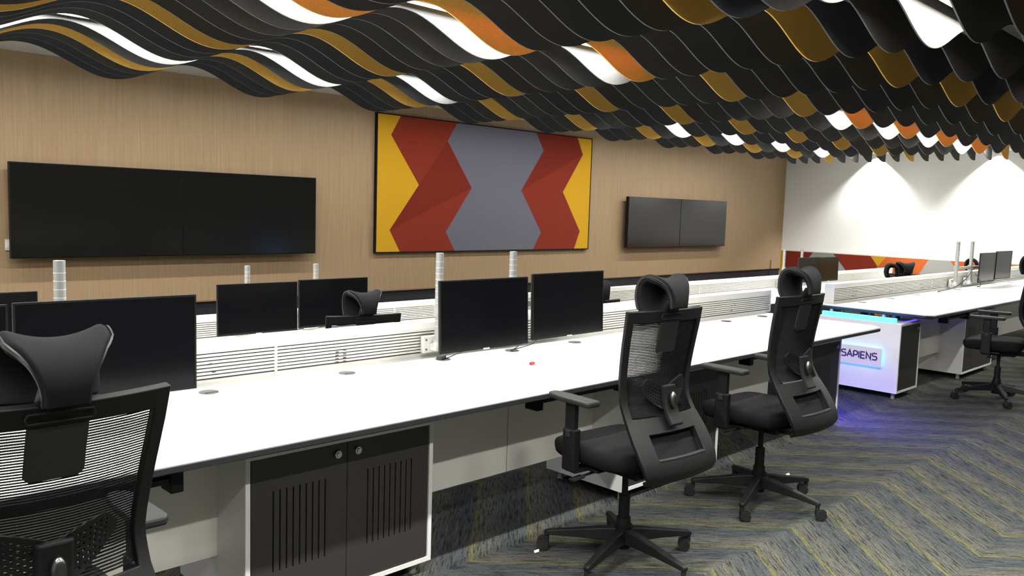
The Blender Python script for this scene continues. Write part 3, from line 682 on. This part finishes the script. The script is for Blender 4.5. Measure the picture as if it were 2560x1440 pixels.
# ------------------------------------------------------------------ office chair
PROF = [(1.165, -.150), (1.10, -.142), (1.03, -.130), (.95, -.118), (.88, -.111), (.82, -.110), (.77, -.120), (.72, -.146), (.66, -.190), (.60, -.232), (.55, -.262), (.51, -.276), (.485, -.268), (.470, -.240)]
HWID = [(1.165, .236), (1.05, .232), (.90, .222), (.80, .214), (.72, .218), (.64, .232), (.56, .232), (.51, .222), (.47, .195)]
def yprof(z): return interp(PROF, z)-.058
def backpt(u, z):
    """u in -1..1 across the chair back, z height; facing +y"""
    return Vector((u*interp(HWID, z), yprof(z)+.028*u*u, z))
def make_chair(label):
    r = thing('office_chair', label, 'chair', (0, 0, 0), 0, 'black mesh office chairs')
    # five legs with casters
    for i in range(5):
        a = math.radians(-90+72*i); d = Vector((math.cos(a), math.sin(a), 0)); sd = Vector((-d.y, d.x, 0)); b = NB(); rings = []
        for rr, hw_, zt_, zb_ in ((.025, .030, .150, .085), (.10, .027, .140, .088), (.20, .023, .122, .085), (.30, .019, .104, .078), (.345, .017, .096, .074), (.358, .012, .090, .076)):
            rings.append([b.verts.new(d*rr+sd*hw_*s1+Vector((0, 0, zz))) for s1, zz in ((-1, zb_), (1, zb_), (.75, zt_), (-.75, zt_))])
        for p_, q_ in zip(rings, rings[1:]):
            for j in range(4): b.faces.new((p_[j], p_[(j+1) % 4], q_[(j+1) % 4], q_[j]))
        b.faces.new(rings[0][::-1]); b.faces.new(rings[-1])
        lg = obj('base_leg', b, M['nylon'], r, bevel=.004)
        b = NB(); c0 = d*.345; th = a+.7+i*1.9; f = Vector((math.cos(th), math.sin(th), 0)); ax = Vector((-f.y, f.x, 0)); wc = c0+f*.018+Vector((0, 0, .0285))
        for s1 in (-1, 1): cyl(b, wc+ax*s1*.006, wc+ax*s1*.025, .0285, .0265, 20)
        cyl(b, wc-ax*.006, wc+ax*.006, .018, .018, 12)
        cyl(b, c0+Vector((0, 0, .045)), c0+Vector((0, 0, .080)), .011, .011, 12)
        sweep(b, [wc+f*-.020+Vector((0, 0, .014)), wc+f*-.008+Vector((0, 0, .030)), wc+f*.010+Vector((0, 0, .031)), wc+f*.024+Vector((0, 0, .018))], [(-.020, -.0025), (.020, -.0025), (.020, .0025), (-.020, .0025)])
        auto_smooth(obj('caster', b, M['rubber'], lg))
    b = NB(); cyl(b, (0, 0, .06), (0, 0, .165), .034, .040, 24); cyl(b, (0, 0, .165), (0, 0, .20), .033, .030, 24); auto_smooth(obj('hub', b, M['nylon'], r))
    b = NB(); cyl(b, (0, 0, .20), (0, 0, .30), .025, .025, 20); cyl(b, (0, 0, .30), (0, 0, .42), .014, .014, 16); auto_smooth(obj('gas_lift', b, M['nylon'], r))
    b = NB(); bx(b, -.075, .075, -.13, .11, .405, .445); bx(b, -.045, .045, -.20, -.10, .415, .45); bx(b, -.20, .20, -.02, .09, .432, .448); obj('tilt_mechanism', b, M['nylon'], r, bevel=.008)
    b = NB(); tube(b, [(-.06, .04, .42), (-.16, .05, .415), (-.235, .05, .41)], .006, 8); sweep(b, [(-.22, .05, .41), (-.285, .05, .405)], [(-.016, -.004), (.016, -.004), (.016, .004), (-.016, .004)]); obj('tilt_lever', b, M['nylon_grey'], r)
    # seat cushion
    b = NB(); us = lin(-1, 1, 15); vs = lin(-1, 1, 15); top = {}; bot = {}
    for i, u_ in enumerate(us):
        for j, v_ in enumerate(vs):
            k = 1/max(1e-6, (abs(u_)**5+abs(v_)**5)**.2)*max(abs(u_), abs(v_)) if (u_ or v_) else 1
            x_ = u_*k*.245; y_ = v_*k*.235+.045; e = max(abs(u_), abs(v_))
            z_ = .550-.016*max(0, v_)**3+.010*u_*u_-.006*(1-v_*v_)-.012*max(0, e-.85)/.15
            top[i, j] = b.verts.new((x_, y_, z_)); bot[i, j] = b.verts.new((x_*.95, y_*.97, .456-.004*max(0, v_)**2+.010*max(0, e-.85)/.15))
    for i in range(14):
        for j in range(14):
            b.faces.new((top[i, j], top[i+1, j], top[i+1, j+1], top[i, j+1])); b.faces.new((bot[i, j], bot[i, j+1], bot[i+1, j+1], bot[i+1, j]))
    rim = [(i, 0) for i in range(14)]+[(14, j) for j in range(14)]+[(i, 14) for i in range(14, 0, -1)]+[(0, j) for j in range(14, 0, -1)]
    for p_, q_ in zip(rim, rim[1:]+rim[:1]): b.faces.new((top[q_], top[p_], bot[p_], bot[q_]))
    obj('seat', b, M['fabric'], r, smooth=True, sub=1)
    # back frame: one moulded sheet with the mesh window and the lower pocket cut out
    Zs = [1.165, 1.158, 1.14, 1.118, 1.115, 1.08, 1.03, .98, .93, .88, .84, .80, .77, .74, .715, .695, .675, .655, .635, .61, .585, .565, .548, .53, .515, .505, .495, .487, .480, .475, .470]
    Us = sorted(set([round(x_, 4) for x_ in lin(-1, 1, 21)]+[-.86, .86, -.62, .62]))
    def keep(u_, z_):
        if .70 < z_ < 1.116:
            if abs(u_) < .86 and z_ > .715: return False
        if .566 < z_ < .654 and abs(u_) < .62: return False
        return True
    b = NB(); sheet(b, backpt, Us, Zs, .020, keep); fr = obj('back_frame', b, M['nylon'], r, bevel=.004); auto_smooth(fr, 50)
    b = NB()
    sweep(b, [(-.062, -.221, 1.150), (.062, -.221, 1.150)], [(-.0015, -.0012), (.0015, -.0012), (.0015, .0012), (-.0015, .0012)])
    sweep(b, [(-.062, -.219, 1.128), (.062, -.219, 1.128)], [(-.0015, -.0012), (.0015, -.0012), (.0015, .0012), (-.0015, .0012)])
    for s1 in (-1, 1): sweep(b, [(s1*.062, -.221, 1.150), (s1*.067, -.220, 1.139), (s1*.062, -.219, 1.128)], [(-.0015, -.0012), (.0015, -.0012), (.0015, .0012), (-.0015, .0012)], (0, 1, 0))
    obj('embossed_slot', b, M['nylon_grey'], fr)
    # pocket lip and pocket floor
    b = NB(); sweep(b, [backpt(u_, .566)+Vector((0, -.004, 0)) for u_ in lin(-.62, .62, 9)], [(-.010, -.008), (.010, -.008), (.010, .006), (-.010, .006)]); obj('pocket_lip', b, M['nylon_grey'], fr, bevel=.003)
    b = NB(); sheet(b, lambda u_, z2: backpt(u_, z2)+Vector((0, .030, 0)), lin(-.66, .66, 9), lin(.552, .668, 6), .004); obj('pocket_liner', b, M['fabric'], fr)
    # mesh: separate horizontal threads stretched in the window
    b = NB(); z_ = .722
    while z_ < 1.116:
        hgt = .0042; uu = lin(-.875, .875, 9); pr = None
        for u_ in uu:
            p0 = backpt(u_, z_)+Vector((0, .012-.012*(1-u_*u_), 0)); p1 = backpt(u_, z_+hgt)+Vector((0, .012-.012*(1-u_*u_), 0)); cur = (b.verts.new(p0), b.verts.new(p1))
            if pr: b.faces.new((pr[0], cur[0], cur[1], pr[1]))
            pr = cur
        z_ += .0068
    for i_ in range(139):
        u_ = -.87+1.74*i_/138; pr = None
        for z_ in (.722, .76, .80, .86, .93, 1.0, 1.06, 1.116):
            p0 = backpt(u_, z_)+Vector((0, .012-.012*(1-u_*u_)-.0010, 0)); cur = (b.verts.new(p0), b.verts.new(p0+Vector((0, .0023, 0))))
            if pr: b.faces.new((pr[0], cur[0], cur[1], pr[1]))
            pr = cur
    obj('back_mesh', b, M['mesh'], r)
    # second stretched layer at lumbar height, lumbar pad with holes, spine and knob
    b = NB(); us2 = lin(-.62, .62, 47); vs2 = lin(0, 1, 15)
    def lum(u_, v_):
        q_ = abs(u_)/.62; lo_ = .742+.085*q_**1.8; hi_ = .842+.040*math.sin(PI*min(1, q_*1.05)*.5)-.030*max(0, q_-.8)/.2
        z2 = lo_+v_*(hi_-lo_); p_ = backpt(u_, z2); return Vector((p_.x, p_.y-.026-.012*(1-q_*q_), p_.z))
    def lkeep(u_, v_):
        i_ = int((u_+.62)/.02696); j_ = int(v_*14); return not (.20 < abs(u_) < .54 and i_ % 2 == 1 and j_ % 2 == 1 and v_ < .9)
    sheet(b, lum, us2, vs2, .006, lkeep); obj('lumbar_pad', b, M['nylon'], r)
    b = NB(); sweep(b, smooth_path([(0, -.273, .690), (0, -.243, .735), (0, -.223, .79), (0, -.216, .85)], 4), [(-.040, -.010), (.040, -.010), (.034, .010), (-.034, .010)], (0, -1, 0)); sp_ = obj('lumbar_spine', b, M['nylon'], r, bevel=.005)
    b = NB(); lathe(b, [(.004, .012), (.018, .010), (.024, .002), (.024, -.010), (.020, -.014)], 20)
    o = obj('lumbar_knob', b, M['knob'], sp_, smooth=True); o.location = (0, -.246, .79); o.rotation_euler = (math.radians(82), 0, 0); o.scale = (.72, 1.5, 1)
    # headrest: tab on the frame, stem, saddle-shaped cushion with rims
    b = NB(); us3 = lin(-1, 1, 9); zs3 = [1.122, 1.10, 1.07, 1.03, .995, .982]
    def tab(u_, z2):
        hw_ = .060 if z2 > .992 else .048; return Vector((u_*hw_, yprof(z2)-.004, z2))
    sheet(b, tab, us3, zs3, .008); obj('headrest_tab', b, M['nylon_grey'], r, bevel=.003)
    b = NB(); sweep(b, [(0, -.190, 1.10), (0, -.200, 1.15), (0, -.232, 1.205)], [(-.048, -.009), (.048, -.009), (.042, .009), (-.042, .009)], (0, -1, 0)); obj('headrest_stem', b, M['nylon'], r, bevel=.004)
    hp = [(-.030, 1.145), (-.008, 1.178), (.002, 1.215), (-.004, 1.255), (-.022, 1.286), (-.054, 1.303), (-.090, 1.303), (-.122, 1.289), (-.146, 1.262), (-.158, 1.232), (-.162, 1.205), (-.160, 1.180)]
    hpath = smooth_path([(0, -.19+.72*(a_+.08), c_) for a_, c_ in hp], 3); nh = len(hpath)
    def hwf(s_):
        if s_ < .60: return .099+.006*math.sin(PI*s_/.6)
        t_ = (s_-.60)/.40; return .043+.056*(1-t_)**2.4
    def head(u_, s_):
        i_ = min(nh-1, max(0, s_*(nh-1))); i0 = int(math.floor(i_)); i1 = min(nh-1, i0+1); p_ = hpath[i0].lerp(hpath[i1], i_-i0)
        sag = -.022*(1-u_*u_)*math.exp(-((s_-.5)/.22)**2); fwd = .022*u_*u_*(1 if s_ < .5 else 1-min(1, (s_-.5)/.2))
        return Vector((u_*hwf(s_), p_.y+fwd, p_.z+sag-.005))
    b = NB(); ss = lin(0, 1, 31); us4 = lin(-1, 1, 13); sheet(b, head, us4, ss, .034); obj('headrest_cushion', b, M['fabric'], r, smooth=True, sub=2)
    for s1 in (-1, 1):
        b = NB(); sweep(b, [head(s1*1.02, s_) for s_ in lin(.06, 1, 26)], [(-.006, -.002), (.006, -.002), (.006, .002), (-.006, .002)], (s1, 0, 0.01))
        auto_smooth(obj('headrest_rim', b, M['nylon_grey'], r), 50)
    # armrests
    for s1 in (-1, 1):
        b = NB(); bx(b, s1*.262-.014, s1*.262+.014, .055, .115, .56, .738); bx(b, s1*.262-.020, s1*.262+.020, .045, .12, .435, .62)
        bx(b, min(s1*.13, s1*.27), max(s1*.13, s1*.27), .045, .115, .428, .444); ap = obj('arm_post', b, M['nylon'], r, bevel=.007)
        b = NB(); bx(b, s1*.284-.004, s1*.284+.004, .070, .095, .585, .615); obj('arm_button', b, M['nylon_grey'], ap, bevel=.002)
        b = NB(); pts = [(-.030, -.065), (.030, -.065), (.041, -.045), (.040, .12), (.030, .19), (.012, .205), (-.012, .205), (-.030, .19), (-.040, .12), (-.041, -.045)]
        poly(b, [(s1*.262+x_, y_+.015, .735) for x_, y_ in pts], (0, 0, 1), .024); obj('arm_pad', b, M['nylon_grey'], ap, bevel=.007)
    for c_ in r.children:
        if c_.name.split('.')[0] in BACK: c_.location.z = -.014
    return r
BACK = ('back_frame', 'back_mesh', 'lumbar_pad', 'lumbar_spine', 'headrest_tab', 'headrest_stem', 'headrest_cushion', 'headrest_rim')
def recline(r, deg, dz):
    """tilt the whole back of one chair about its tilt mechanism"""
    t_ = math.radians(deg); p_ = Vector((0, -.10, .48)); R_ = Matrix.Rotation(t_, 3, 'X')
    for c_ in r.children:
        if c_.name.split('.')[0] in BACK: c_.rotation_euler = (t_, 0, 0); c_.location = p_-R_@p_+Vector((0, 0, dz))
ch0 = make_chair('black mesh chair seen from behind in the left foreground'); ch0.location = (.528, 2.176, 0); ch0.rotation_euler = (0, 0, math.radians(.2))
dup(ch0, (2.915, 2.195, 0), math.radians(-5), 'black mesh chair in the middle, before the worktop with two monitors')
dup(ch0, (4.095, 2.187, 0), math.radians(-2), 'black mesh chair at the right end of the foreground worktop')
dup(ch0, (8.14, 2.14, 0), math.radians(10), 'black mesh chair at the right edge, before the far right cabinet')
dup(ch0, (10.15, 2.02, 0), math.radians(20), 'black mesh chair mostly cut off by the right edge, farther back')
dup(ch0, (2.845, 4.25, ZL), math.radians(-10.7), 'black chair in the back row, its headrest against a back row monitor')
dup(ch0, (4.72, 4.05, ZL), math.radians(-5), 'black chair in the back row peeking out right of the middle monitors')
dup(ch0, (9.93, 3.98, ZL-.0), math.radians(25), 'black chair behind the right divider, left of the two headrests')
dup(ch0, (10.72, 4.0, ZL-.0), math.radians(-45), 'black chair behind the right divider, right of the two headrests')
dup(ch0, (12.9, 4.02, ZL), math.radians(10), 'black chair behind the far right monitors, only its headrest arch showing')
recline(ch0, 10.4, -.010)
for c_ in ch0.children:
    if c_.name.startswith('arm_post'): c_.location.y = -.10
